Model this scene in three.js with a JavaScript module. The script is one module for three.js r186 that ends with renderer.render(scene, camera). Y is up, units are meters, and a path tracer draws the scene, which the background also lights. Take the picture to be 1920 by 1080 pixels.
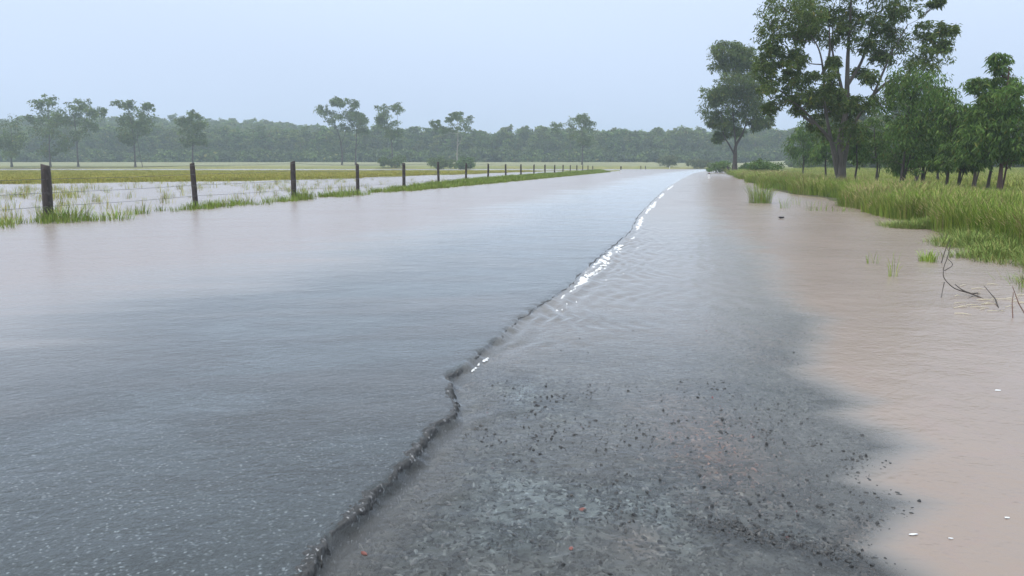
import * as THREE from 'three';
import { mergeGeometries } from 'three/addons/utils/BufferGeometryUtils.js';

// ------------------------------------------------------------------ camera, sky, sun, exposure
const scene = new THREE.Scene();
const EYE = 1.35;
const camera = new THREE.PerspectiveCamera(40, 16 / 9, 0.1, 4000);
camera.position.set(0, EYE, 0);
camera.rotation.x = -THREE.MathUtils.degToRad(8.89);

const renderer = new THREE.WebGLRenderer({ antialias: true });
renderer.toneMapping = THREE.LinearToneMapping;
renderer.toneMappingExposure = 1.34;
renderer.shadowMap.enabled = true;

// even rain cloud: brighter towards the zenith, as under any closed overcast
{
  const W = 512, Hh = 256, a = new Float32Array(W * Hh * 4);
  for (let j = 0; j < Hh; j++) for (let i = 0; i < W; i++) {
    const e = ((j + 0.5) / Hh - 0.5) * Math.PI, s = Math.max(0, Math.sin(e)), az = (i + 0.5) / W * Math.PI * 2;
    const cloud = 1 + 0.03 * Math.sin(az * 3 + 4 * s + 1.3) * Math.cos(s * 9 + az * 2) + 0.02 * Math.sin(az * 7 + s * 21);
    const L = (1.2 + 1.8 * Math.pow(s, 1.5)) / 1.2 * cloud, k = (j * W + i) * 4, w = Math.min(1, s * 1.6);
    a[k] = L * (0.465 + 0.06 * w); a[k + 1] = L * (0.57 + 0.01 * w); a[k + 2] = L * (0.765 - 0.13 * w); a[k + 3] = 1;
  }
  const sky = new THREE.DataTexture(a, W, Hh, THREE.RGBAFormat, THREE.FloatType);
  sky.mapping = THREE.EquirectangularReflectionMapping; sky.magFilter = THREE.LinearFilter; sky.needsUpdate = true;
  scene.background = sky; scene.environment = sky;
}
const sun = new THREE.DirectionalLight(0xfff2e0, 1.4);
sun.position.set(-60, 160, 40); sun.castShadow = true; sun.shadow.radius = 40; sun.shadow.mapSize.set(2048, 2048);
Object.assign(sun.shadow.camera, { left: -150, right: 150, top: 150, bottom: -150, near: 1, far: 600 });
scene.add(sun, sun.target);
scene.fog = new THREE.FogExp2(0xdcecf2, 0.00095);

// ------------------------------------------------------------------ helpers
function rng(seed) { let a = seed >>> 0; return () => { a = (a + 0x6d2b79f5) | 0; let t = Math.imul(a ^ (a >>> 15), 1 | a); t = (t + Math.imul(t ^ (t >>> 7), 61 | t)) ^ t; return ((t ^ (t >>> 14)) >>> 0) / 4294967296; }; }
const smooth = (a, b, x) => { const t = Math.min(1, Math.max(0, (x - a) / (b - a))); return t * t * (3 - 2 * t); };
const lerp = (a, b, t) => a + (b - a) * t;
const clamp01 = x => Math.min(1, Math.max(0, x));
function table(pts) { return v => { let i = 0; while (i < pts.length - 2 && v > pts[i + 1][0]) i++; const [a, p] = pts[i], [b, q] = pts[i + 1]; return p + (q - p) * (v - a) / (b - a); }; }
function hash(x, y, s) { let h = Math.imul(x, 374761393) ^ Math.imul(y, 668265263) ^ Math.imul(s, 2246822519); h = Math.imul(h ^ (h >>> 13), 1274126177); return ((h ^ (h >>> 16)) >>> 0) / 4294967296; }
function noise(x, y, s = 0, per = 0) {   // value noise, 0..1
  const xi = Math.floor(x), yi = Math.floor(y), fx = x - xi, fy = y - yi, u = fx * fx * (3 - 2 * fx), v = fy * fy * (3 - 2 * fy);
  const m = per ? (n => ((n % per) + per) % per) : (n => n);
  const x0 = m(xi), x1 = m(xi + 1), y0 = m(yi), y1 = m(yi + 1);
  return lerp(lerp(hash(x0, y0, s), hash(x1, y0, s), u), lerp(hash(x0, y1, s), hash(x1, y1, s), u), v);
}
function fbm(x, y, s, oct = 4, per = 0) { let a = 0, w = 0.5, n = 0; for (let o = 0; o < oct; o++) { a += w * noise(x, y, s + o, per); n += w; w *= 0.5; x *= 2; y *= 2; per *= 2; } return a / n; }
const sr = c => Math.round(255 * Math.pow(clamp01(c), 1 / 2.2));
function tex(n, fn, srgb, m = n) {
  const a = new Uint8Array(n * m * 4);
  for (let j = 0; j < m; j++) for (let i = 0; i < n; i++) {
    const c = fn((i + 0.5) / n, (j + 0.5) / m), k = (j * n + i) * 4;
    if (srgb) { a[k] = sr(c[0]); a[k + 1] = sr(c[1]); a[k + 2] = sr(c[2]); } else { const v = Array.isArray(c) ? c : [c, c, c]; for (let q = 0; q < 3; q++) a[k + q] = Math.round(255 * clamp01(v[q])); }
    a[k + 3] = 255;
  }
  const t = new THREE.DataTexture(a, n, m); t.wrapS = t.wrapT = THREE.RepeatWrapping; t.magFilter = THREE.LinearFilter; t.minFilter = THREE.LinearMipmapLinearFilter; t.generateMipmaps = true;
  if (srgb) t.colorSpace = THREE.SRGBColorSpace;
  t.needsUpdate = true; return t;
}
const taken = {};
function numbered(name) { const n = taken[name] = (taken[name] ?? -1) + 1; return n ? `${name}_${String(n).padStart(3, '0')}` : name; }
function mesh(name, geo, mat, parent) { const m = new THREE.Mesh(geo, mat); m.name = parent ? name : numbered(name); m.castShadow = m.receiveShadow = true; (parent || scene).add(m); return m; }
function thing(name, label, category, pos, group) { const g = new THREE.Group(); g.name = numbered(name); g.position.set(...pos); g.userData = { label, category }; if (group) g.userData.group = group; scene.add(g); return g; }
function tag(o, label, category, group, kind) { o.userData.label = label; o.userData.category = category; if (group) o.userData.group = group; if (kind) o.userData.kind = kind; return o; }
function build(pos, idx, { uv, uv1, col } = {}) {
  const g = new THREE.BufferGeometry();
  g.setAttribute('position', new THREE.Float32BufferAttribute(pos, 3));
  if (uv) g.setAttribute('uv', new THREE.Float32BufferAttribute(uv, 2));
  if (uv1) g.setAttribute('uv1', new THREE.Float32BufferAttribute(uv1, 2));
  if (col) g.setAttribute('color', new THREE.Float32BufferAttribute(col, 3));
  if (idx) g.setIndex(idx);
  g.computeVertexNormals(); return g;
}
// sheet over rows (distance d ahead) and columns (offset t); at(d, t) -> [x, y]; z is -d
function sheet(rows, cols, at, extra) {
  const pos = [], uv = [], uv1 = [], col = [], idx = [], n = cols.length;
  for (const d of rows) for (const t of cols) {
    const [x, y, dz = 0] = at(d, t), z = -d + dz; pos.push(x, y, z); uv.push(x + y, z + y);
    if (extra) { const e = extra(x, d, t); if (e.uv1) uv1.push(...e.uv1); if (e.col) col.push(...e.col); }
  }
  for (let j = 0; j < rows.length - 1; j++) for (let i = 0; i < n - 1; i++) { const a = j * n + i; idx.push(a, a + 1, a + n, a + 1, a + n + 1, a + n); }
  return build(pos, idx, { uv, uv1: uv1.length ? uv1 : null, col: col.length ? col : null });
}
const geom = (a, b, r) => { const o = []; for (let d = a; d < b; d *= r) o.push(d); o.push(b); return o; };
function spread(from, to, step, grow) { const o = []; let x = from, s = step; const dir = Math.sign(to - from); while ((to - x) * dir > s) { o.push(x); x += dir * s; s *= grow; } o.push(to); return o; }

// ------------------------------------------------------------------ layout curves (metres, d = distance ahead)
const EDGE = table([[0.5, -0.70], [2.36, -0.67], [2.61, -0.67], [2.8, -0.60], [3.05, -0.54], [3.25, -0.46], [3.66, -0.41], [4.07, -0.31], [4.32, -0.31], [4.5, -0.355], [4.65, -0.38], [4.9, -0.37], [5.33, -0.26], [5.84, -0.12], [6.45, 0.0], [7.49, 0.31], [8.31, 0.57], [10.09, 0.96], [12.8, 1.64], [15.35, 2.28], [21.27, 3.43], [31.67, 5.73], [44.7, 8.67], [67.9, 14.3], [116, 26.3], [200, 50], [420, 118], [2000, 560]]);
const EDGES = d => (EDGE(d * 0.97) + EDGE(d) + EDGE(d * 1.03)) / 3;
const edge = d => EDGES(d) + (noise(d * 5.2, 1, 3) - 0.5) * 0.05 * smooth(60, 8, d) + (noise(d * 17, 2, 4) - 0.5) * 0.022 * smooth(20, 5, d);
const SHORE = table([[0, 5.0], [8.6, 5.35], [10.5, 6.5], [12.45, 7.1], [14.2, 7.5], [16.6, 8.4], [30, 12]]);
const BANK = table([[0, 7.4], [8.6, 7.6], [10.5, 7.9], [12.45, 8.3], [14.2, 8.6], [16.6, 9.0], [20.3, 9.9], [23.4, 10.7], [30.4, 12.3], [37.8, 13.2], [43.5, 14.0], [55, 17], [108, 29.6], [180, 47], [300, 90], [2000, 600]]);
const FENCE = d => -15.1 + 0.2224 * d;
const FIELD = table([[-400, 40], [-60, 46], [-33.6, 52], [-23, 59], [-17, 72], [-6, 102], [5, 140], [60, 260]]);
const LEVEL = 0.042;                                     // water standing on the carriageway
const right = d => LEVEL * smooth(30, 75, d);            // water below the broken edge
const SILT = table([[1, 1.15], [2.46, 1.41], [2.64, 1.33], [3.02, 1.74], [3.25, 1.60], [3.65, 2.0], [4.17, 1.85], [4.39, 2.08], [5.12, 2.03], [6.82, 2.75], [8.63, 3.1], [10.5, 3.6], [16.6, 4.7], [32.9, 8.15], [60, 14.5], [120, 29], [400, 120]]);

function groundHeight(x, d) {
  const tB = x - BANK(d), tF = FENCE(d) - x;
  if (tB > -3) {
    let h = right(d) - 0.16 + 0.2 * smooth(-2, 0.6, tB) + 0.08 * smooth(0.4, 4, tB) + (noise(x * 0.8, d * 0.8, 5) - 0.5) * 0.06;
    h += 0.5 * smooth(70, 160, d) * smooth(0, 20, tB) + 2.2 * smooth(240, 320, d);
    return h;
  }
  let h = -0.2;
  if (tF > -3) {
    h = LEVEL - 0.16 + (noise(x * 0.5, d * 0.5, 6) - 0.5) * 0.1 + (noise(x * 1.7, d * 1.7, 7) - 0.5) * 0.04;
    h += Math.exp(-(((tF + 0.1) / 1.1) ** 2)) * lerp(0.10, 0.32, smooth(30, 55, d));
    const f = smooth(-5, 5, d - FIELD(x) + (noise(x * 0.12, d * 0.12, 8) - 0.5) * 14) * smooth(1, 4, tF);
    h += 0.24 * f - 0.3 * smooth(166, 174, d + x * 0.04) * (1 - smooth(216, 224, d + x * 0.04));
  }
  h += 0.75 * smooth(216, 240, d) + 1.3 * smooth(240, 320, d);
  h += 13 * smooth(370, 500, d) * smooth(40, 190, -x) ;
  return h;
}

// ------------------------------------------------------------------ surface textures
const asphaltTex = tex(1024, (u, v) => {
  const g = noise(u * 170, v * 170, 11, 170), g2 = noise(u * 340, v * 340, 12, 340), big = fbm(u * 6, v * 6, 13, 4, 6), st = hash(Math.floor(u * 200), Math.floor(v * 200), 14);
  let c = 0.01 + 0.08 * g * g + 0.05 * g2 + 0.06 * (big - 0.5);
  if (st > 0.9) c += 1.0 * noise(u * 400, v * 400, 15, 400) * hash(Math.floor(u * 200), Math.floor(v * 200), 19);
  return [c, c * 1.0, c * 1.0];
}, true); asphaltTex.repeat.set(0.55, 0.55);
const asphaltBump = tex(1024, (u, v) => 0.5 * noise(u * 150, v * 150, 16, 150) + 0.3 * noise(u * 300, v * 300, 17, 300) + 0.2 * fbm(u * 20, v * 20, 18, 3, 20)); asphaltBump.repeat.set(0.55, 0.55);
const bedTex = tex(1024, (u, v) => {
  const g = fbm(u * 40, v * 40, 21, 4, 40), st = noise(u * 130, v * 130, 22, 130), big = fbm(u * 7, v * 7, 23, 3, 7);
  let c = 0.3 + 0.9 * (g - 0.45) + 0.35 * (big - 0.5);
  if (st > 0.77) c *= 0.3; if (st < 0.14) c *= 2.6;
  return [c, c, c];
}, true); bedTex.repeat.set(0.45, 0.45);
const rippleTex = (() => {
  // crossing wavelets of several lengths, each turned a little so that no direction repeats; the tile is blended into itself at its rim
  const layer = (x, y, f, stretch, turn, s) => { const c = Math.cos(turn), k = Math.sin(turn), a = (x * c - y * k) * f, b = (x * k + y * c) * f * stretch; return noise(a + 1.4 * noise(a * 0.6, b * 0.6, s + 40), b + 1.4 * noise(a * 0.6 + 7, b * 0.6, s + 41), s); };
  const h = (x, y) => 0.24 * layer(x, y, 15, 1.6, 0.22, 33) + 0.18 * layer(x, y, 22, 1.5, -0.35, 30) + 0.26 * layer(x, y, 46, 1.4, 0.5, 35) + 0.2 * layer(x, y, 90, 1.3, -0.2, 36) + 0.12 * layer(x, y, 180, 1.2, 0.9, 37);
  const t = tex(1024, (u, v) => { const m = smooth(0, 0.1, u) * smooth(1, 0.9, u) * smooth(0, 0.1, v) * smooth(1, 0.9, v); return m > 0.999 ? h(u, v) : h(u, v) * m + h((u + 0.5) % 1 + 3.1, (v + 0.5) % 1 + 2.3) * (1 - m); });
  t.repeat.set(0.42, 0.42); return t;
})();
const swellTex = (() => {   // long low waves, as a normal map
  const n = 512, h = (u, v) => fbm(u * 24 + 2 * noise(u * 6, v * 6, 41, 6), v * 40, 42, 3, 0);
  const hp = (i, j) => { const u = i / n, v = j / n, m = smooth(0, 0.1, u) * smooth(1, 0.9, u) * smooth(0, 0.1, v) * smooth(1, 0.9, v); return h(u, v) * m + h(u + 0.43, v + 0.29) * (1 - m); };
  const H = new Float32Array(n * n); for (let j = 0; j < n; j++) for (let i = 0; i < n; i++) H[j * n + i] = hp(i, j);
  const g = (i, j) => H[((j + n) % n) * n + (i + n) % n];
  const t = tex(n, (u, v) => { const i = Math.floor(u * n), j = Math.floor(v * n), k = 1.1, dx = (g(i - 1, j) - g(i + 1, j)) * k, dy = (g(i, j - 1) - g(i, j + 1)) * k, L = Math.hypot(dx, dy, 1); return [0.5 + 0.5 * dx / L, 0.5 + 0.5 * dy / L, 0.5 + 0.5 / L]; });
  t.repeat.set(1 / 11, 1 / 11); return t;
})();

// silt carried by the water: laid out on the plan, finer near the broken road
const A0 = Math.asinh(-300 / 1.5), A1 = Math.asinh(140 / 1.5), B0 = Math.log(1.5), B1 = Math.log(430);
const plan = (x, d) => [(Math.asinh(x / 1.5) - A0) / (A1 - A0), (Math.log(d) - B0) / (B1 - B0)];
function silt(x, d) {
  const t = x - EDGES(d), n = fbm(x * 1.3, d * 1.3, 51, 4) - 0.5, n2 = fbm(x * 0.4, d * 0.4, 52, 3) - 0.5;
  const streak = fbm(x * 0.5 + 0.3 * d, d * 2.2 - 0.4 * x, 53, 3) - 0.5;
  if (t < 0) return clamp01(0.82 * smooth(-2.2, -6, t + n2 * 2.5 + streak * 2) * (0.7 + 0.3 * smooth(4, 9, d)) + 0.3 * Math.max(0, streak) * smooth(3, 6, d));
  const s = 0.075 + 0.022 * d, o = x - SILT(d) + n * (0.1 + 0.03 * d) + streak * 0.12;
  let T = lerp(0.04, 0.3, smooth(4.4, 8, d)) + 0.4 * smooth(8, 30, d) + n * 0.2;
  T = lerp(T, 0.97, smooth(-s * 1.6, s, o));
  T = Math.max(T, 0.06 * smooth(0.02, 0.06, t) * (1 - smooth(0.08, 0.26, t + n * 0.4)) * smooth(9, 5, d));
  return clamp01(T);
}
const P = 1024, siltGrid = new Float32Array(P * P);
for (let j = 0; j < P; j++) for (let i = 0; i < P; i++) siltGrid[j * P + i] = silt(1.5 * Math.sinh(lerp(A0, A1, (i + 0.5) / P)), Math.exp(lerp(B0, B1, (j + 0.5) / P)));
const sg = (u, v) => siltGrid[Math.min(P - 1, Math.floor(v * P)) * P + Math.min(P - 1, Math.floor(u * P))];
const clearTex = tex(P, (u, v) => 1 - sg(u, v)); clearTex.channel = 1; clearTex.wrapS = clearTex.wrapT = THREE.ClampToEdgeWrapping;
const siltTex = tex(P, (u, v) => {
  const s = Math.pow(sg(u, v), 0.3), x = 1.5 * Math.sinh(lerp(A0, A1, u)), d = Math.exp(lerp(B0, B1, v)), n = fbm(x * 0.9, d * 0.9, 55, 3) - 0.5;
  const wash = x < EDGES(d) ? [0.275, 0.222, 0.205] : [0.262 + 0.05 * n, 0.205 + 0.04 * n, 0.17 + 0.035 * n];
  return [lerp(0.80, wash[0], s), lerp(0.86, wash[1], s), lerp(0.88, wash[2], s)];
}, true); siltTex.channel = 1; siltTex.wrapS = siltTex.wrapT = THREE.ClampToEdgeWrapping;
const groundTex = tex(512, (u, v) => { const g = fbm(u * 12, v * 12, 61, 5, 12), h = noise(u * 90, v * 90, 62, 90), c = 0.55 + 0.7 * (g - 0.5) + 0.35 * (h - 0.5); return [c, c, c * 0.95]; }, true); groundTex.repeat.set(0.2, 0.2);
console.log('textures done');

// ------------------------------------------------------------------ setting
const M = {
  ground: new THREE.MeshStandardMaterial({ map: groundTex, vertexColors: true, roughness: 1 }),
  asphalt: new THREE.MeshStandardMaterial({ map: asphaltTex, color: new THREE.Color().setRGB(0.42, 0.425, 0.44), bumpMap: asphaltBump, bumpScale: 0.006, roughness: 0.55 }),
  bed: new THREE.MeshStandardMaterial({ map: bedTex, vertexColors: true, bumpMap: asphaltBump, bumpScale: 0.006, roughness: 0.8 }),
  water: new THREE.MeshPhysicalMaterial({ color: 0xffffff, map: siltTex, transmission: 1, transmissionMap: clearTex, thickness: 0, roughness: 0.25, ior: 1.33, bumpMap: rippleTex, bumpScale: 0.007, normalMap: swellTex, normalScale: new THREE.Vector2(0.15, 0.15) }),
  foam: new THREE.MeshStandardMaterial({ color: new THREE.Color().setRGB(0.68, 0.7, 0.72), roughness: 0.8 }),
};
{
  const cols = [...spread(-14, -1100, 0.7, 1.045).reverse(), ...spread(-13.4, 3, 0.5, 1), ...spread(3.3, 1100, 0.3, 1.045)];
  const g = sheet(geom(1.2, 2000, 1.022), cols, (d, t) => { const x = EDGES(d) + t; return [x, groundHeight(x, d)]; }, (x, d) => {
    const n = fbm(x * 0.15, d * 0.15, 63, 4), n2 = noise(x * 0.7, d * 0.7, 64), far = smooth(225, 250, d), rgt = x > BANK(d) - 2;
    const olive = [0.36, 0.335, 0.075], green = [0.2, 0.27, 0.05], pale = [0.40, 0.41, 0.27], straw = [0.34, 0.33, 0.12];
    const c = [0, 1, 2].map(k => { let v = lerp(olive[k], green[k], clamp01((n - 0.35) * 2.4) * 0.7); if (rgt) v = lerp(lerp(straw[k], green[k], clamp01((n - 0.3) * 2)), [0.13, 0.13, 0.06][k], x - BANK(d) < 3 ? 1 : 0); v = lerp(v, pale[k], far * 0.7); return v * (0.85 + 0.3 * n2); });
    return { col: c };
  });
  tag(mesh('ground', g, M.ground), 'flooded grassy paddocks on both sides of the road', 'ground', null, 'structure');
}
const rows = geom(1.7, 420, 1.0066);
{ // sealed carriageway with a broken, crumbling edge
  const lip = d => smooth(6.5, 4, d);
  const cols = [...spread(-0.3, -8.5, 0.02, 1.13).reverse(), ...spread(-0.293, 0.075, 0.0062, 1), 0.12];
  const g = sheet(rows.filter(d => d < 140), cols, (d, t) => {
    const x = edge(d) + t, rough = (noise(x * 110, d * 90, 71) - 0.5) * 0.008 + (noise(x * 40, d * 40, 72) - 0.5) * 0.007, near = smooth(12, 5, d);
    let y = LEVEL - 0.014 + 0.0008 * Math.sin(d * 3) + rough * near * (0.35 + smooth(-0.26, -0.05, t));
    y += 0.013 * lip(d) * smooth(-0.12, -0.02, t) * (0.5 + 1.0 * noise(d * 6, 4, 79));
    const fall = smooth(-0.006, 0.03, t + ((noise(x * 55, d * 45, 73) - 0.5) * 0.02 + (noise(x * 130, d * 110, 78) - 0.5) * 0.012) * near);
    return [x, lerp(y, -0.07, fall)];
  });
  tag(mesh('road', g, M.asphalt), 'dark sealed road under a thin sheet of water with a broken edge', 'road', null, 'structure');
  // washed-out bed below it
  const bcols = [...spread(0.03, 3.2, 0.028, 1), ...spread(3.3, 16, 0.12, 1.12)];
  const b = sheet(rows.filter(d => d < 140), bcols, (d, t) => {
    const x = edge(d) + t, o = x - SILT(d);
    const y = right(d) - 0.034 - 0.03 * smooth(0.3, 0.08, t) - 0.16 * smooth(-0.1, 1.4, o) + smooth(0.2, 0.5, t) * ((noise(x * 7, d * 7, 74) - 0.5) * 0.024 + (noise(x * 22, d * 22, 75) - 0.5) * 0.016) * smooth(0.3, -0.3, o);
    return [x, y];
  }, (x, d) => {
    const n = fbm(x * 2.2, d * 2.2, 76, 4), red = smooth(0.52, 0.66, fbm(x * 1.1 + 3, d * 1.1, 77, 3)) * 0.5 + 0.9 * Math.exp(-(((x - 1.0) / 0.24) ** 2) - (((d - 3.8) / 0.55) ** 2));
    const v = 1.75 + 1.0 * (n - 0.5), r = clamp01(red) * 0.8;
    return { col: [lerp(0.14, 0.28, r) * v, lerp(0.142, 0.15, r) * v, lerp(0.135, 0.1, r) * v] };
  });
  tag(mesh('washed_out_bed', b, M.bed), 'gravelly washed-out road shoulder under shallow running water', 'road bed', null, 'structure');
}
{ // one body of water: standing on the carriageway, sliding over the broken edge, running off below it
  const cols = [...spread(-1.0, -330, 0.05, 1.06).reverse(), ...spread(-0.97, 2.8, 0.026, 1), ...spread(2.85, 26, 0.06, 1.09)];
  const g = sheet(rows, cols, (d, t) => {
    const wide = smooth(5, 9, d), e = t + (noise(d * 9, 3, 81) - 0.5) * 0.03, R = right(d), x = edge(d) + t;
    let y = lerp(LEVEL, R, smooth(-0.03 - 0.09 * wide, 0.04 + 0.1 * wide, e));
    const s = smooth(22, 10, d) * smooth(2, 4, d);
    if (t > 0) { const k = lerp(0.25, 1, smooth(5, 8, d)) * s; y += k * 0.02 * Math.exp(-t / 0.5) * smooth(0, 0.12, t) * Math.sin(t * 30 - 6 * noise(d * 1.3, t, 82) * 3 + d * 2) + k * 0.013 * smooth(0.05, 0.3, t) * Math.exp(-t / 1.2) * (noise(x * 9, d * 5, 83) - 0.5) * 2; }
    y += (noise(x * 3.1, d * 2.1, 84) - 0.5) * 0.003 * smooth(30, 8, d) + (noise(x * 8, d * 6, 85) - 0.5) * 0.002 * smooth(14, 5, d);
    return [x, y];
  }, (x, d) => ({ uv1: plan(x, d) }));
  tag(mesh('flood_water', g, M.water), 'shallow brown flood water running across the road', 'water', null, 'structure');
}
{ // white water where the sheet breaks over the edge
  const r = rng(5), pos = [], idx = [];
  const fleck = (x, d, w, l) => { const base = pos.length / 3, n = 12; const y0 = lerp(LEVEL, right(d), smooth(-0.12, 0.14, x - edge(d))); pos.push(x, y0 + 0.006 + 0.007 * r(), -d); for (let i = 0; i < n; i++) { const a = i / n * 6.283, k = 0.6 + 0.8 * r(); pos.push(x + Math.cos(a) * w * k, y0 - 0.004, -d + Math.sin(a) * l * k); } for (let i = 0; i < n; i++) idx.push(base, base + 1 + (i + 1) % n, base + 1 + i); };
  const froth = (d0, d1, w, off, n) => { for (let i = 0; i < n; i++) { const d = lerp(d0, d1, r()), e = Math.min(1, Math.min(d - d0, d1 - d) / (0.12 * d0)), k = noise(d * 4, off, 94), t = off + (r() - 0.4) * w * e * (0.5 + k); if (noise(d * 9, t * 14, 95) < 0.3) continue; fleck(edge(d) + t, d, (0.006 + 0.016 * r()) * (d / 10), (0.008 + 0.026 * r()) * (d / 10)); } };
  froth(7.9, 13.6, 0.09, 0.07, 1500); froth(8.2, 12.5, 0.15, 0.1, 260); froth(16.4, 20.5, 0.12, 0.09, 260); froth(22, 29, 0.14, 0.1, 260); froth(32, 37, 0.18, 0.1, 90); froth(42, 50, 0.2, 0.12, 80); froth(14.1, 14.8, 0.08, 0.14, 30);
  froth(5.05, 5.4, 0.006, 0.055, 12); froth(6.3, 7.9, 0.5, 0.22, 6); froth(8.5, 13, 0.7, 0.4, 9);
  tag(mesh('white_foam', build(pos, idx), M.foam), 'white foam breaking along the drop at the road edge', 'foam', null, 'stuff');
}
console.log('setting done');

// ------------------------------------------------------------------ trees
const leafMat = (r, g, b) => new THREE.MeshPhysicalMaterial({ color: new THREE.Color().setRGB(r, g, b), vertexColors: true, side: THREE.DoubleSide, roughness: 0.85, specularIntensity: 0.35, transmission: 0.42, thickness: 0 });
M.gum = leafMat(0.115, 0.165, 0.04); M.wattle = leafMat(0.115, 0.195, 0.045);
const barkTex = tex(256, (u, v) => { const c = 0.35 + 0.6 * fbm(u * 16, v * 4, 101, 4, 0) * (0.6 + 0.6 * noise(u * 30, v * 5, 102)); return [c, c * 0.96, c * 0.9]; }, true);
M.bark = new THREE.MeshStandardMaterial({ map: barkTex, color: new THREE.Color().setRGB(0.2, 0.175, 0.165), bumpMap: barkTex, bumpScale: 0.03, roughness: 0.9 });
M.darkBark = new THREE.MeshStandardMaterial({ map: barkTex, color: new THREE.Color().setRGB(0.11, 0.085, 0.08), bumpMap: barkTex, bumpScale: 0.02, roughness: 0.9 });
M.paleBark = new THREE.MeshStandardMaterial({ map: barkTex, color: new THREE.Color().setRGB(0.5, 0.46, 0.43), roughness: 0.9 });

function tube(pts, rad, sides = 7, knobbly = 0, seed = 1) {
  const pos = [], uv = [], idx = [], r = rng(seed), up = new THREE.Vector3(), a = new THREE.Vector3(), b = new THREE.Vector3(); let len = 0;
  pts.forEach((p, j) => {
    const q = pts[Math.min(pts.length - 1, j + 1)], o = pts[Math.max(0, j - 1)]; up.subVectors(q, o).normalize();
    a.set(Math.abs(up.x) > 0.9 ? 0 : 1, 0, Math.abs(up.x) > 0.9 ? 1 : 0).cross(up).normalize(); b.crossVectors(up, a); if (j) len += p.distanceTo(pts[j - 1]);
    for (let i = 0; i <= sides; i++) {
      const an = i / sides * Math.PI * 2, k = rad[j] * (1 + knobbly * (Math.sin(an * 3 + seed) * 0.6 + Math.sin(an * 5 + seed * 2 + j * 0.4) * 0.4));
      pos.push(p.x + (a.x * Math.cos(an) + b.x * Math.sin(an)) * k, p.y + (a.y * Math.cos(an) + b.y * Math.sin(an)) * k, p.z + (a.z * Math.cos(an) + b.z * Math.sin(an)) * k); uv.push(i / sides, len * 0.5);
    }
  });
  for (let j = 0; j < pts.length - 1; j++) for (let i = 0; i < sides; i++) { const k = j * (sides + 1) + i; idx.push(k, k + 1, k + sides + 1, k + 1, k + sides + 2, k + sides + 1); }
  return build(pos, idx, { uv });
}
function polyline(pts, per = 4) { const c = new THREE.CatmullRomCurve3(pts); return c.getPoints((pts.length - 1) * per); }
// leaves: long narrow faces, hanging
function leaves(clumps, o, seed) {
  const r = rng(seed), pos = [], col = [], N = new THREE.Vector3(), D = new THREE.Vector3(), S = new THREE.Vector3();
  for (const [cx, cy, cz, rx, ry] of clumps) {
    const puffs = Math.max(2, Math.round(o.puffs * (0.6 + 0.8 * r())));
    for (let p = 0; p < puffs; p++) {
      let a, b, c; do { a = r() * 2 - 1; b = r() * 2 - 1; c = r() * 2 - 1; } while (a * a + b * b + c * c > 1);
      const W = o.wide ?? 1, px = cx + a * rx * W, py = cy + b * ry * W, pz = cz + c * rx * W, pr = Math.min(rx, ry) * (0.32 + 0.35 * r()) * o.puffSize, tone = 0.68 + 0.64 * r();
      const n = Math.round(o.per * (0.6 + 0.8 * r()));
      for (let q = 0; q < n; q++) {
        do { a = r() * 2 - 1; b = r() * 2 - 1; c = r() * 2 - 1; } while (a * a + b * b + c * c > 1);
        const L = o.size * (0.6 + 0.8 * r()), w = L * o.slim * (0.7 + 0.6 * r()), x = px + a * pr * 1.2, y = py + b * pr * (b < 0 ? o.hang : 0.75), z = pz + c * pr * 1.2;
        D.set(r() * 2 - 1, -o.droop + (r() * 2 - 1) * (1.2 - o.droop), r() * 2 - 1).normalize(); N.set(r() * 2 - 1, r() * 2 - 1, r() * 2 - 1); S.crossVectors(D, N).normalize();
        const mx = x + D.x * L * 0.45, my = y + D.y * L * 0.45, mz = z + D.z * L * 0.45, ex = x + D.x * L, ey = y + D.y * L - L * 0.12, ez = z + D.z * L;
        pos.push(x, y, z, mx + S.x * w, my + S.y * w, mz + S.z * w, ex, ey, ez, x, y, z, ex, ey, ez, mx - S.x * w, my - S.y * w, mz - S.z * w);
        const t = tone * (0.7 + 0.6 * r()), warm = r() < 0.06 ? 1.5 : 1 + 0.25 * (r() - 0.5);
        for (let k = 0; k < 6; k++) col.push(t * warm, t, t * (0.8 + 0.3 * r()));
      }
    }
  }
  return build(pos, null, { col });
}
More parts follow.
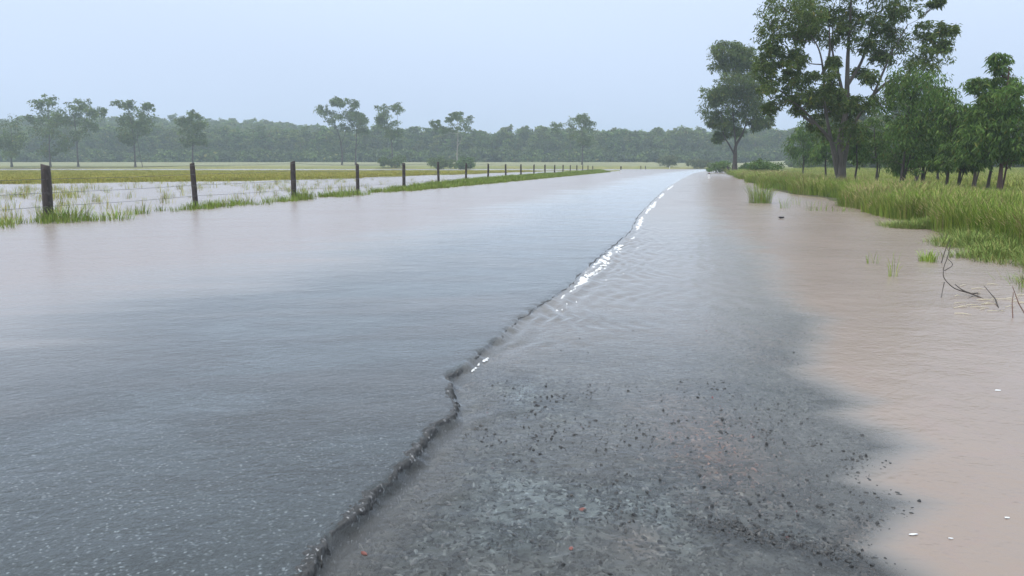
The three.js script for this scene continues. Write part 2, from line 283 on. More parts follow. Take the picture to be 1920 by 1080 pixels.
// a tree: limbs are given as polylines, every leaf clump gets a branch grown from the nearest limb below it
function tree(name, label, [x, y, d], o) {
  const r = rng(o.seed), g = thing(name, label, 'tree', [x, y, -d], o.group), V = (p) => new THREE.Vector3(p[0], p[1], p[2] ?? 0);
  const R = Math.max(...o.clumps.map(c => Math.abs(c[0]) + c[2])) * (o.deep ?? 0.75);
  const clumps = o.clumps.map(([a, b, rx, ry]) => [a, b, (r() * 2 - 1) * R * Math.sqrt(Math.max(0.05, 1 - (a / R / 1.4) ** 2)) * 0.8, rx, ry]);
  if (o.thicken) for (const c of [...clumps]) if (r() < o.thicken) clumps.push([c[0] * (0.4 + 0.5 * r()), c[1] + (r() - 0.5) * c[4], -c[2] * (0.4 + 0.6 * r()), c[3], c[4]]);
  const nodes = [], paths = o.limbs.map((l, k) => { const depth = k ? (r() - 0.5) * 0.5 * R : 0; const n = l.length - 1; return polyline(l.map((p, i) => V([p[0], p[1], p[2] ?? depth * (i / n)])), 5); });
  const rad0 = o.radius;
  paths.forEach((p, k) => { const top = p[p.length - 1].y, b = p[0].y; p.forEach((q, i) => nodes.push({ p: q, r: rad0 * (k ? 0.36 : 1) * Math.pow(1 - i / p.length, 0.8) + 0.012 })); });
  paths.forEach((p, k) => {
    const rad = p.map((q, i) => (k ? rad0 * 0.36 : rad0 * (1 + 0.55 * Math.exp(-q.y / (rad0 * 2.2)))) * Math.pow(1 - i / p.length * 0.93, 0.9) + 0.012);
    mesh(k ? 'limb' : 'trunk', tube(p, rad, o.far ? 5 : 9, 0.1, o.seed + k), o.bark, g);
  });
  const tw = [], order = clumps.map((c, i) => [c, Math.hypot(c[0], c[1] * 0.3)]).sort((a, b) => a[1] - b[1]);
  for (const [c] of order) {
    const C = V([c[0], c[1], c[2]]); let best = null, cost = 1e9;
    for (const n of nodes) { const dist = n.p.distanceTo(C), up = C.y - n.p.y, pen = up < 0.25 * dist ? 2 : 1, k = dist * pen; if (k < cost && n.r > 0.008) { cost = k; best = n; } }
    const L = best.p.distanceTo(C), mid = best.p.clone().lerp(C, 0.5); mid.y += (o.sag ?? -0.08) * L; mid.x += (r() - 0.5) * 0.15 * L; mid.z += (r() - 0.5) * 0.15 * L;
    const p = polyline([best.p, mid, C], 4), r0 = Math.min(best.r * 0.75, 0.014 + 0.014 * L * (o.far ? 2 : 1));
    const rad = p.map((q, i) => r0 * (1 - 0.65 * i / (p.length - 1)));
    mesh('branch', tube(p, rad, 5), o.bark, g); p.forEach((q, i) => { if (i > 1) nodes.push({ p: q, r: rad[i] }); });
    if (!o.far) for (let k = 0; k < 9; k++) { const e = C.clone().add(new THREE.Vector3((r() * 2.4 - 1.2) * c[3], (r() * 2 - 0.8) * c[4], (r() * 2.4 - 1.2) * c[3])), s = p[4 + Math.floor(r() * 4)]; tw.push(tube([s, s.clone().lerp(e, 0.5).add(new THREE.Vector3(0, 0.05, 0)), e], [0.014, 0.01, 0.005], 3)); }
  }
  if (tw.length) mesh('twigs', mergeGeometries(tw), o.bark, g).userData.kind = 'stuff';
  mesh('crown', leaves(clumps, o.leaf, o.seed + 9), o.mat, g);
  return g;
}
const gumLeaf = { puffs: 30, per: 22, puffSize: 0.95, wide: 1.3, size: 0.2, slim: 0.15, droop: 0.45, hang: 1.2 };
const wattleLeaf = { puffs: 24, per: 27, puffSize: 0.8, wide: 1.15, size: 0.2, slim: 0.13, droop: 0.75, hang: 1.3 };

tree('gum_tree', 'tallest spreading gum tree with many bare forking limbs on the right bank', [17.33, 0.27, 42], {
  seed: 11, radius: 0.23, bark: M.bark, mat: M.gum, leaf: gumLeaf, deep: 0.6, thicken: 0.5,
  limbs: [[[-0.01, -0.4], [-0.03, 0.3], [-0.08, 1.33], [-0.2, 2.39], [0.01, 3.73], [-0.03, 5.15], [-0.08, 6.56], [-0.07, 7.95], [-0.1, 9.88]],
    [[-0.12, 0.6], [-0.67, 2.2], [-1.61, 3.16], [-2.43, 3.92], [-3.19, 4.35]], [[-1.61, 3.16], [-2.22, 3.64], [-3.06, 4.68], [-4.35, 5.34]], [[-0.25, 0.5], [-0.8, 2.78], [-1.19, 4.3], [-1.32, 5.63], [-1.63, 6.84], [-2.37, 7.95]], [[-1.32, 5.63], [-1.14, 6.56], [-1.32, 7.95]],
    [[0.05, 0.7], [0.36, 2.97], [1.23, 4.49], [1.71, 5.81], [2.03, 6.75], [2.7, 8.05]], [[1.23, 4.49], [1.95, 5.25], [2.61, 5.53]], [[-0.06, 4.11], [-0.4, 5.63], [-0.73, 6.93], [-0.68, 8.41]], [[0.02, 5.15], [0.72, 6.28], [1.11, 7.49], [1.5, 8.78]]],
  clumps: [[-3.48,8.97,1.15,0.53],[-4.31,8.32,0.48,0.57],[-4.36,7.49,0.43,0.48],[-3.71,7.82,0.58,0.43],[-2.68,8.32,0.57,0.48],[-4.05,6.92,0.53,0.34],[-3.53,6.28,0.48,0.27],[-4.4,6.28,0.43,0.39],[-4.47,5.81,0.53,0.34],[-3.88,5.53,0.63,0.34],[-2.7,5.25,0.63,0.39],[-4.23,4.78,0.49,0.34],[-3.24,4.49,0.53,0.29],[-2.08,4.49,0.44,0.34],[-4.04,3.97,0.34,0.24],[-2.35,5.91,0.39,0.24],[-1.36,8.6,0.77,0.53],[-1.88,7.82,0.58,0.43],[-0.63,7.77,0.72,0.53],[-0.22,8.78,0.57,0.38],[0.37,7.12,0.48,0.34],[-2.02,6.84,0.39,0.27],[-1.02,6.19,0.27,0.27],[0.49,8.23,0.57,0.43],[0.75,5.81,0.39,0.21],[-1.54,5.34,0.34,0.44],[-1.26,4.59,0.34,0.44],[-0.69,4.07,0.44,0.34],[0.12,3.64,0.54,0.49],[1.06,4.11,0.37,0.39],[-1.03,3.26,0.44,0.34],[-0.02,2.78,0.54,0.49],[0.68,5.34,0.34,0.34],[1.21,4.68,0.27,0.34],[1.88,8.78,0.96,0.53],[3.21,8.97,0.76,0.38],[4.0,9.13,0.33,0.17],[2.16,7.58,0.82,0.67],[2.98,6.93,0.91,0.53],[3.79,7.68,0.58,0.43],[4.64,7.77,0.48,0.34],[4.89,7.17,0.38,0.27],[3.97,6.56,0.72,0.43],[3.07,5.81,0.73,0.48],[1.85,6.66,0.53,0.24],[-2.96,9.97,0.95,0.57],[-1.26,10.06,0.95,0.57],[0.35,10.24,0.95,0.57],[1.79,9.97,0.95,0.57],[2.95,9.79,0.67,0.43],[-0.37,11.06,1.04,0.57],[-1.69,10.88,0.76,0.47],[1.15,10.97,0.85,0.47]],
});
tree('gum_tree', 'tall narrow gum with a forked slender trunk at the road bend', [29.2, 0.24, 105], {
  seed: 21, radius: 0.3, bark: M.darkBark, mat: M.gum, leaf: { ...gumLeaf, size: 0.38, per: 34, puffs: 34, puffSize: 0.9 }, thicken: 0.6,
  limbs: [[[0.06, -0.6], [0.01, 2.21], [0.03, 3.42], [0.86, 5.1], [1.5, 7.26]], [[0.01, 2.21], [-0.91, 3.66], [-1.7, 4.86], [-2.18, 7.73]], [[0.03, 3.42], [-0.3, 6.54], [-0.6, 10.58], [-0.51, 14.11]]],
  clumps: [[-1.54,15.74,1.56,0.96],[0.67,14.81,1.33,1.08],[-2.2,14.11,1.09,1.09],[-0.24,13.4,1.57,0.92],[2.2,12.94,1.09,0.92],[-1.13,11.76,1.82,1.09],[1.31,11.29,1.82,1.09],[-3.0,10.11,1.34,1.09],[-0.56,9.63,1.82,1.09],[2.14,9.16,1.34,1.22],[-3.16,7.97,1.34,0.93],[-0.71,7.5,1.83,0.97],[2.0,7.02,1.59,0.93],[-2.62,6.54,0.85,0.54],[0.11,5.58,1.34,0.68],[3.48,6.54,0.85,0.61],[-2.0,4.8,0.5,0.6]],
});
// the grove of young trees behind the tall grass on the right
const grove = [
  ['tallest weeping young tree of the grove, touching the big gum', [18.5, 0.32, 38], [[-0.3,4.67,0.7,0.75],[0.34,4.43,0.75,0.75],[-0.73,3.7,0.55,0.75],[0.04,3.46,0.75,0.75],[0.82,3.09,0.7,0.8],[-0.39,2.47,0.6,0.7],[0.39,2.22,0.76,0.71],[1.05,1.73,0.63,0.63],[-0.05,1.35,0.56,0.51],[0.6,1.1,0.51,0.38]]],
  ['dense weeping young tree in the middle of the grove', [20.05, 0.32, 39], [[0.04,4.65,0.67,0.61],[0.67,4.15,0.67,0.67],[-0.01,3.65,0.67,0.72],[0.93,3.14,0.67,0.72],[0.34,2.51,0.72,0.67],[1.15,2.13,0.57,0.62],[0.1,1.62,0.62,0.52],[0.76,1.24,0.57,0.42]]],
  ['lower rounded young tree where the grove dips before the red-trunked tree', [19.58, 0.3, 36], [[0.23,3.46,0.57,0.47],[0.64,2.88,0.52,0.57],[0.07,2.53,0.62,0.57],[0.76,2.06,0.53,0.53],[0.27,1.59,0.57,0.53],[-0.18,1.24,0.43,0.38],[0.89,1.35,0.38,0.34]]],
  ['young tree with curved bare trunk just left of the red-trunked tree', [19.65, 0.15, 33], [[-0.47,3.41,0.48,0.43],[-0.24,2.84,0.52,0.48],[-0.69,2.45,0.48,0.48],[-0.18,2.13,0.53,0.44],[-0.53,1.7,0.48,0.44],[-0.01,1.55,0.35,0.31]]],
  ['rightmost young tree with a reddish trunk and pointed top', [19.88, 0.12, 32.5], [[-0.32,5.33,0.34,0.34],[-0.14,4.8,0.43,0.38],[-0.96,4.45,0.38,0.3],[-0.45,4.09,0.51,0.43],[0.28,4.24,0.47,0.47],[-0.62,3.61,0.51,0.43],[0.15,3.41,0.56,0.47],[0.65,2.67,0.47,0.56],[-0.21,2.67,0.56,0.47],[-0.47,2.04,0.47,0.39],[0.18,1.93,0.47,0.39],[0.97,1.61,0.43,0.39]]],
  ['low bushy tree between the big gum and the grove', [21.43, 0.17, 47], [[-0.31,3.42,0.68,0.43],[-0.88,2.81,0.68,0.62],[0.22,2.6,0.69,0.62],[-0.35,1.89,0.75,0.56],[0.44,1.67,0.56,0.5],[-1.06,1.74,0.44,0.5]]],
  ['small round tree standing alone left of the big gum trunk', [27.27, 0.46, 75], [[-0.24,4.22,1.09,0.79],[-0.92,3.15,0.89,1.09],[0.67,3.15,0.99,1.09],[-1.36,2.02,0.7,0.9],[0.13,2.02,1.1,0.8],[1.14,1.87,0.7,0.8]]],
  ['thin sapling just left of the big gum trunk', [23.6, 0.32, 60], [[-0.05,2.84,0.72,0.72],[-0.48,1.93,0.56,0.56],[0.33,1.74,0.48,0.48]]],
  ['thin sapling just right of the big gum trunk', [19.28, 0.25, 45], [[-0.07,2.81,0.42,0.6],[0.36,2.16,0.36,0.48],[-0.28,1.93,0.3,0.42]]],
  ['farther young tree in the middle of the grove, trunk bent', [27.75, 0.32, 52], [[0.03,4.18,0.69,0.75],[-0.23,3.17,0.83,0.83],[0.37,2.15,0.76,0.69],[-0.45,1.64,0.62,0.48]]],
  ['slight young tree with thin leaning trunk right of the grove middle', [20.11, 0.3, 36], [[0.38,3.0,0.48,0.52],[0.11,2.3,0.52,0.48],[-0.01,1.47,0.43,0.38],[0.5,1.19,0.34,0.29]]],
  ['slender dark-trunked young tree in the right half of the grove', [22.0, 0.35, 38], [[-0.64,2.69,0.45,0.5],[-0.18,3.14,0.45,0.5],[0.12,2.0,0.45,0.45],[-0.26,1.2,0.35,0.3]]],
  ['farther young tree in the left half of the grove', [25.32, 0.36, 50], [[-0.85,3.21,0.79,0.86],[0.0,2.89,0.79,0.86],[-0.34,1.74,0.8,0.66]]],
];
M.redBark = new THREE.MeshStandardMaterial({ map: barkTex, color: new THREE.Color().setRGB(0.16, 0.09, 0.085), bumpMap: barkTex, bumpScale: 0.015, roughness: 0.9 });
grove.forEach(([label, at, clumps], i) => {
  const r = rng(300 + i), top = Math.max(...clumps.map(c => c[1])), cx = clumps.reduce((s, c) => s + c[0], 0) / clumps.length, lean = (r() - 0.5) * 0.25;
  const limbs = [[[0, -0.4], [lean * 0.6, 0.6], [lean, 1.1], [lean * 0.5 + cx * 0.5, top * 0.55], [cx, top * 0.95]]];
  if (i === 4) limbs.push([[0, 1.2], [0.35, 1.55], [0.75, 1.75], [1.05, 1.9]]);
  if (r() < 0.7) limbs.push([[0, -0.3], [0.12 + 0.2 * r(), 1], [cx + 0.4, top * 0.6]]);
  tree('young_tree', label, at, { seed: 40 + i * 7, radius: i === 4 ? 0.1 : 0.055 + 0.025 * r(), bark: i === 4 ? M.redBark : M.darkBark, mat: M.wattle, leaf: at[2] > 55 ? { ...wattleLeaf, size: 0.3, puffs: 22, per: 26 } : wattleLeaf, limbs, clumps, deep: 0.9, thicken: 0.4, group: 'young trees in the grove on the right' });
});
// gums standing in the far paddock
const paddock = [
  ['far gum cut by the left edge of the picture', [-143.7, 0.74, 230], [[0.83,11.57,3.04,2.74],[3.17,7.53,2.74,2.13],[-1.4,7.53,2.13,2.74],[1.62,4.08,2.14,1.53]]],
  ['far gum with a jagged forked top, second from the left', [-132.6, 0.59, 230], [[0.93,18.69,2.12,1.51],[-2.76,18.1,2.12,1.51],[-1.26,14.7,3.94,2.73],[2.6,13.66,3.04,2.73],[-4.08,13.66,2.13,1.52],[0.12,9.78,3.96,2.74],[2.57,6.48,2.44,1.83],[-1.08,4.98,2.44,1.83]]],
  ['far gum with a broad crown reaching out to the right, third from the left', [-124.6, 0.59, 230], [[-0.36,17.22,3.03,1.82],[3.16,17.66,2.12,1.51],[1.36,14.25,3.95,2.43],[6.29,15.14,2.43,1.82],[7.85,15.74,1.21,1.21],[-2.22,13.21,2.43,2.13],[3.67,10.98,3.65,1.83],[0.43,8.73,3.05,1.83]]],
  ['far gum on two bare trunks', [-108.2, 0.59, 230], [[-0.82,17.66,2.42,1.21],[3.39,17.22,2.12,1.21],[0.2,15.14,3.64,2.12],[-2.67,13.21,2.13,1.82],[2.64,13.21,2.73,2.13],[-0.56,10.98,3.95,2.13],[-1.52,8.28,2.44,1.52],[4.46,10.98,1.52,1.52]]],
  ['smaller far gum above the second fence post', [-91.6, 0.9, 230], [[0.57,14.39,2.43,1.21],[-1.83,12.46,1.82,1.82],[2.28,12.46,2.13,1.82],[0.29,9.92,3.65,1.83],[-0.63,7.38,2.74,1.52],[2.42,7.38,1.83,1.22]]],
  ['tallest far gum on the forest edge, open crown above the fourth fence post', [-55.6, 1.1, 262], [[-4.83,17.3,2.42,1.73],[-0.93,20.3,2.41,1.38],[3.04,20.3,2.41,1.38],[-2.31,15.3,3.46,2.07],[1.71,16.6,3.11,2.42],[4.68,17.8,1.73,2.42],[0.19,12.5,4.16,1.39]]],
  ['far gum tucked right against the tallest one', [-51.1, 1.1, 262], [[0.6,15.6,2.42,1.38],[-1.71,13.6,2.08,1.73],[2.97,13.9,2.42,1.73],[0.82,11.5,3.47,1.39]]],
  ['far gum with a flat leaning crown above the fifth fence post', [-39.2, 1.1, 262], [[-2.54,18.3,2.42,1.38],[2.12,18.6,2.76,1.38],[-0.52,16.1,3.8,2.07],[-3.16,14.4,1.73,2.08],[0.26,12.7,3.46,2.08],[1.07,10.2,2.43,1.39]]],
  ['far gum with a pale trunk and wispy side branch, mid picture', [-18.0, 1.1, 262], [[0.34,16.1,2.42,1.04],[-1.93,14.4,2.42,1.38],[2.74,14.4,2.42,1.73],[-0.05,12.2,4.16,1.39],[-6.62,13.2,2.42,1.04],[-4.56,11.5,2.43,1.04]]],
  ['dense dome-topped far gum rising left of the road bend', [22.9, 1.1, 262], [[-0.72,15.3,2.77,1.38],[-3.46,13.2,3.12,1.73],[1.73,13.2,2.42,2.08],[-1.18,10.9,4.85,2.08],[-8.13,12.6,2.08,1.39],[0.59,8.1,3.13,1.74]]],
];
paddock.forEach(([label, at, clumps], i) => {
  const top = Math.max(...clumps.map(c => c[1])), cx = clumps[0][0];
  const limbs = [[[0, -1], [0.1, top * 0.25], [cx * 0.3 + 0.3, top * 0.55], [cx, top * 0.95]], [[0.1, top * 0.35], [1.6, top * 0.55], [clumps[1][0], clumps[1][1] * 0.95]]];
  if (i === 3) limbs.push([[2.2, -1], [1.6, top * 0.25], [1.4, top * 0.5], [2.2, top * 0.7]]);
  tree('far_gum_tree', label, at, { seed: 500 + i * 13, radius: 0.27, far: true, bark: i === 8 ? M.paleBark : M.darkBark, mat: M.gum, leaf: { puffs: 14, per: 36, puffSize: 0.95, size: 0.62, slim: 0.22, droop: 0.4, hang: 1.1 }, limbs, clumps, thicken: 0.25, group: 'gums standing before the far forest' });
});
// the forest beyond, one mass
{
  const r = rng(777), variants = [0, 1, 2, 3].map(k => {
    const q = rng(800 + k), cl = []; for (let i = 0; i < 11; i++) { const h = 4 + 9.5 * q(), w = 2.6 * Math.sqrt(1 - Math.abs(h - 8.5) / 9); cl.push([(q() * 2 - 1) * w, h, (q() * 2 - 1) * w, 1.5, 1.2]); }
    return { crown: leaves(cl, { puffs: 6, per: 13, puffSize: 1.1, size: 1.0, slim: 0.27, droop: 0.4, hang: 1.1 }, 900 + k), trunk: tube(polyline([new THREE.Vector3(0, -1, 0), new THREE.Vector3(0.3 - 0.2 * k, 5, 0), new THREE.Vector3(0, 12, 0)], 3), [0.2, 0.19, 0.17, 0.15, 0.13, 0.1, 0.06], 5) };
  });
  const spots = [[], [], [], []];
  const put = (x, d, s) => spots[Math.floor(r() * 4)].push([x, d, s * (0.78 + 0.4 * r()), r() * 6.3]);
  for (let i = 0; i < 2300; i++) { const d = 345 + 130 * r() ** 1.4, x = (r() * 2 - 1) * 0.74 * d; put(x, d, 0.98); }
  for (let i = 0; i < 420; i++) { const d = 335 + 22 * r(), x = (r() * 2 - 1) * 0.74 * d; put(x, d, 0.82); }
  for (let i = 0; i < 500; i++) { const d = 420 + 110 * r(), x = -60 - 310 * r(); put(x, d, 1.0); }
  for (let i = 0; i < 420; i++) { const d = 135 + 120 * r(), x = BANK(d) + 20 + (d * 0.78 - BANK(d)) * r(); if (x > BANK(d) + 20) put(x, d, 0.72); }
  { // scrub along the foot of the forest
    const q = rng(870), cl = []; for (let i = 0; i < 9; i++) cl.push([(q() * 2 - 1) * 2.4, 0.6 + 2.4 * q(), (q() * 2 - 1) * 2, 1.3, 0.9]);
    const n = 1500, im = new THREE.InstancedMesh(leaves(cl, { puffs: 6, per: 14, puffSize: 1.2, size: 0.9, slim: 0.28, droop: 0.3, hang: 1 }, 871), M.gum, n), m = new THREE.Matrix4(), c = new THREE.Color(); im.name = 'forest_scrub'; im.castShadow = im.receiveShadow = true;
    for (let i = 0; i < n; i++) { const k = i < 1150, d = k ? 326 + 40 * q() : 128 + 110 * q(), x = k ? (q() * 2 - 1) * 0.74 * d : BANK(d) + 16 + (d * 0.78 - BANK(d)) * q(), s = k ? 0.9 + 0.9 * q() : 0.5 + 0.5 * q(); m.compose(new THREE.Vector3(x, groundHeight(x, d) - 0.3, -d), new THREE.Quaternion().setFromAxisAngle(new THREE.Vector3(0, 1, 0), q() * 6.3), new THREE.Vector3(s, s, s)); im.setMatrixAt(i, m); const t = 0.7 + 0.6 * q(); im.setColorAt(i, c.setRGB(t, t, t)); }
    tag(im, 'dark scrub along the foot of the far forest', 'scrub', 'far forest', 'stuff'); scene.add(im);
  }
  const m4 = new THREE.Matrix4(), Q = new THREE.Quaternion(), Y = new THREE.Vector3(0, 1, 0), c = new THREE.Color();
  variants.forEach((v, k) => {
    for (const [part, mat] of [['crown', M.gum], ['trunk', M.bark]]) {
      const im = new THREE.InstancedMesh(v[part], mat, spots[k].length); im.name = numbered(part === 'crown' ? 'forest_canopy' : 'forest_trunks'); im.castShadow = im.receiveShadow = true;
      spots[k].forEach(([x, d, s, a], i) => { m4.compose(new THREE.Vector3(x, groundHeight(x, d) - 0.3, -d), Q.setFromAxisAngle(Y, a), new THREE.Vector3(s, s, s)); im.setMatrixAt(i, m4); const t = 0.75 + 0.5 * hash(i, k, 5); im.setColorAt(i, c.setRGB(t * (0.9 + 0.3 * hash(i, k, 6)), t, t)); });
      tag(im, part === 'crown' ? 'hazy dark green forest along the horizon' : 'pale trunks inside the far forest', 'forest', 'far forest', 'stuff'); scene.add(im);
    }
  });
}
// shrubs
function shrub(label, x, d, w, h, mat, seed, size) {
  const g = thing('shrub', label, 'shrub', [x, groundHeight(x, d), -d], 'shrubs at the far edge of the flood'), r = rng(seed), cl = [];
  for (let i = 0; i < 12; i++) { const a = r() * 6.3, k = Math.sqrt(r()); cl.push([Math.cos(a) * k * w * 0.38, h * (0.25 + 0.5 * r() * (1 - 0.4 * k)), Math.sin(a) * k * w * 0.3, w * 0.18, h * 0.2]); }
  for (let i = 0; i < 5; i++) mesh('stem', tube([new THREE.Vector3((r() - 0.5) * 0.3, -0.3, 0), new THREE.Vector3((r() - 0.5) * w * 0.3, h * 0.3, (r() - 0.5) * w * 0.2), new THREE.Vector3((r() - 0.5) * w * 0.6, h * 0.65, (r() - 0.5) * w * 0.4)], [0.05, 0.04, 0.02], 4), M.darkBark, g);
  mesh('foliage', leaves(cl, { puffs: 8, per: 34, puffSize: 1.3, size, slim: 0.2, droop: 0.2, hang: 1 }, seed + 1), mat, g);
}
M.sage = leafMat(0.15, 0.18, 0.1);
shrub('low wide dark shrub in front of the far forest, left of the others', -33, 225, 9, 4, M.gum, 61, 0.5);
shrub('broad dark shrub behind the far end of the fence', -18.6, 212, 9, 4.2, M.gum, 62, 0.5);
shrub('rounded shrub to the right of the broad dark one', -12.3, 206, 5.5, 4, M.wattle, 63, 0.45);
shrub('large olive shrub beside the road bend left of the slender gum', 31.7, 122, 6, 2.3, M.wattle, 64, 0.25);
shrub('small shrub close against the slender gum trunk', 32.5, 112, 3, 1.6, M.wattle, 65, 0.22);
shrub('pale sage shrub straight beyond the end of the road', 46, 236, 7, 5, M.sage, 66, 0.45);
shrub('second pale sage shrub further right beyond the road bend', 53, 226, 10, 3.6, M.sage, 67, 0.45);
shrub('dark shrub under the small round tree', 26, 82, 3.5, 2.2, M.wattle, 68, 0.22);
console.log('trees done');

// ------------------------------------------------------------------ fences and guide posts
const woodTex = tex(256, (u, v) => { const c = 0.25 + 0.7 * fbm(u * 22, v * 2.5, 111, 4) * (0.5 + noise(u * 50, v * 6, 112)), l = smooth(0.66, 0.72, fbm(u * 14, v * 9, 113, 3)); return [lerp(c, 1.9, l * 0.8), lerp(c * 0.93, 1.9, l * 0.8), lerp(c * 0.9, 1.8, l * 0.8)]; }, true);
M.wood = new THREE.MeshStandardMaterial({ map: woodTex, color: new THREE.Color().setRGB(0.075, 0.062, 0.06), bumpMap: woodTex, bumpScale: 0.012, roughness: 0.8 });
M.wire = new THREE.MeshStandardMaterial({ color: 0x6a6c70, roughness: 0.5, metalness: 0.6 });
function postGeo(h, w, seed) {
  const r = rng(seed), ring = [[-0.7, 1.05], [0, 1.04], [h * 0.3, 1], [h * 0.62, 0.98], [h * 0.9, 0.95], [h, 0.88]], n = 9, pos = [], uv = [], idx = [], sh = []; for (let i = 0; i < n; i++) sh.push(0.82 + 0.34 * r());
  const tilt = (r() - 0.5) * 0.07, lx = (r() - 0.5) * 0.06;
  ring.forEach(([y, k], j) => { for (let i = 0; i <= n; i++) { const a = i / n * Math.PI * 2, q = w / 2 * k * sh[i % n] * (1 + 0.05 * (r() - 0.5)); pos.push(Math.cos(a) * q + lx * y, y + (j === ring.length - 1 ? Math.cos(a) * tilt + (r() - 0.5) * 0.012 : 0), Math.sin(a) * q); uv.push(i / n, y); } });
  for (let j = 0; j < ring.length - 1; j++) for (let i = 0; i < n; i++) { const a = j * (n + 1) + i; idx.push(a, a + n + 1, a + 1, a + 1, a + n + 1, a + n + 2); }
  const c = pos.length / 3, b = (ring.length - 1) * (n + 1); pos.push(lx * h, h + 0.004, 0); uv.push(0.5, h); for (let i = 0; i < n; i++) idx.push(b + i, c, b + i + 1);
  return build(pos, idx, { uv });
}
{
  const tops = [1.325, 1.38, 1.45, 1.37, 1.41, 1.48, 1.42, 1.39, 1.35, 1.34, 1.33, 1.3, 1.28, 1.27, 1.25, 1.22, 1.2, 1.16, 1.1], wide = [0.225, 0.18, 0.2, 0.15, 0.17, 0.15, 0.14, 0.14, 0.15, 0.15, 0.14, 0.15, 0.14, 0.15, 0.14, 0.15, 0.14, 0.15, 0.15];
  const at = i => { const d = 18.7 + 5.87 * i; return [FENCE(d) + (i === 1 ? -0.14 : 0), d]; };
  const g = thing('wire_fence', 'old dark timber post and wire fence along the left side of the flooded road', 'fence', [at(0)[0], 0, -at(0)[1]]);
  tops.forEach((t, i) => { const [x, d] = at(i), m = mesh('post', postGeo(t, wide[i], 130 + i), M.wood, g); m.position.set(x - at(0)[0], 0, -d + at(0)[1]); });
  for (const k of [0.28, 0.52, 0.76, 0.95]) {
    const pts = []; for (let i = -2; i <= tops.length - 1; i++) { const [x, d] = at(i), h = tops[Math.max(0, i)] * k; pts.push(new THREE.Vector3(x - at(0)[0] + 0.09, h, -d + at(0)[1])); if (i < tops.length - 1) { const [x2, d2] = at(i + 1); pts.push(new THREE.Vector3((x + x2) / 2 - at(0)[0] + 0.09, (h + tops[Math.max(0, i + 1)] * k) / 2 - 0.02, -(d + d2) / 2 + at(0)[1])); } }
    mesh('wire', tube(pts, pts.map(() => 0.0045), 4), M.wire, g);
  }
  const g2 = thing('wire_fence', 'short run of small dark posts in the water beside the road bend', 'fence', [30.2, right(110), -110]);
  const b = i => { const d = 110 + 7.2 * i; return [BANK(d) - 0.3 + (hash(i, 3, 3) - 0.5) * 0.6, d]; };
  const pts = []; for (let i = 0; i < 17; i++) { const [x, d] = b(i), m = mesh('post', postGeo(0.95 + 0.3 * hash(i, 1, 9), 0.17, 190 + i), M.wood, g2); m.position.set(x - 30.2, 0, -d + 110); pts.push(new THREE.Vector3(x - 30.2, 0.85, -d + 110)); }
  mesh('wire', tube(pts, pts.map(() => 0.004), 4), M.wire, g2);
  // two posts past the end of the left fence
  for (const [x, d, l] of [[33, 205, 'left one of two lone posts past the far end of the fence'], [34.2, 205, 'right one of two lone posts past the far end of the fence']]) { const p = thing('fence_post', l, 'post', [x, LEVEL - 0.1, -d], 'lone posts by the far water'); mesh('post', postGeo(1.0, 0.22, 230 + Math.round(x)), M.wood, p); }
}
{
  M.white = new THREE.MeshStandardMaterial({ color: new THREE.Color().setRGB(0.8, 0.8, 0.8), roughness: 0.45 }); M.black = new THREE.MeshStandardMaterial({ color: 0x0c0d0f, roughness: 0.6 }); M.redGlass = new THREE.MeshStandardMaterial({ color: 0x7a1210, roughness: 0.25 });
  const gp = (label, x, d, h, cap) => {
    const g = thing('guide_post', label, 'guide post', [x, d < 60 ? 0 : LEVEL, -d], 'white roadside guide posts');
    const body = new THREE.Shape(); body.moveTo(-0.08, -0.6); body.lineTo(0.08, -0.6); body.lineTo(0.075, h - 0.03); body.lineTo(0.03, h); body.lineTo(-0.03, h); body.lineTo(-0.075, h - 0.03);
    const b = mesh('body', new THREE.ExtrudeGeometry(body, { depth: 0.035, bevelEnabled: true, bevelSize: 0.008, bevelThickness: 0.008, bevelSegments: 2 }), M.white, g); b.position.z = -0.02;
    const c = mesh('band', new THREE.BoxGeometry(0.19, cap, 0.075), M.black, g); c.position.set(0, h - cap / 2 - 0.04, 0);
    const q = mesh('reflector', new THREE.CylinderGeometry(0.035, 0.035, 0.02, 14), M.redGlass, c); q.rotation.x = Math.PI / 2; q.position.set(0, 0, 0.045);
  };
  gp('small white guide post standing in brown water right of the road', 18.0, 73, 0.58, 0.1);
  gp('white guide post with a black top at the far left road edge', 16.2, 119, 1.05, 0.5);
  gp('tiny farthest white guide post at the road bend', 44.5, 226, 1.0, 0.2);
}

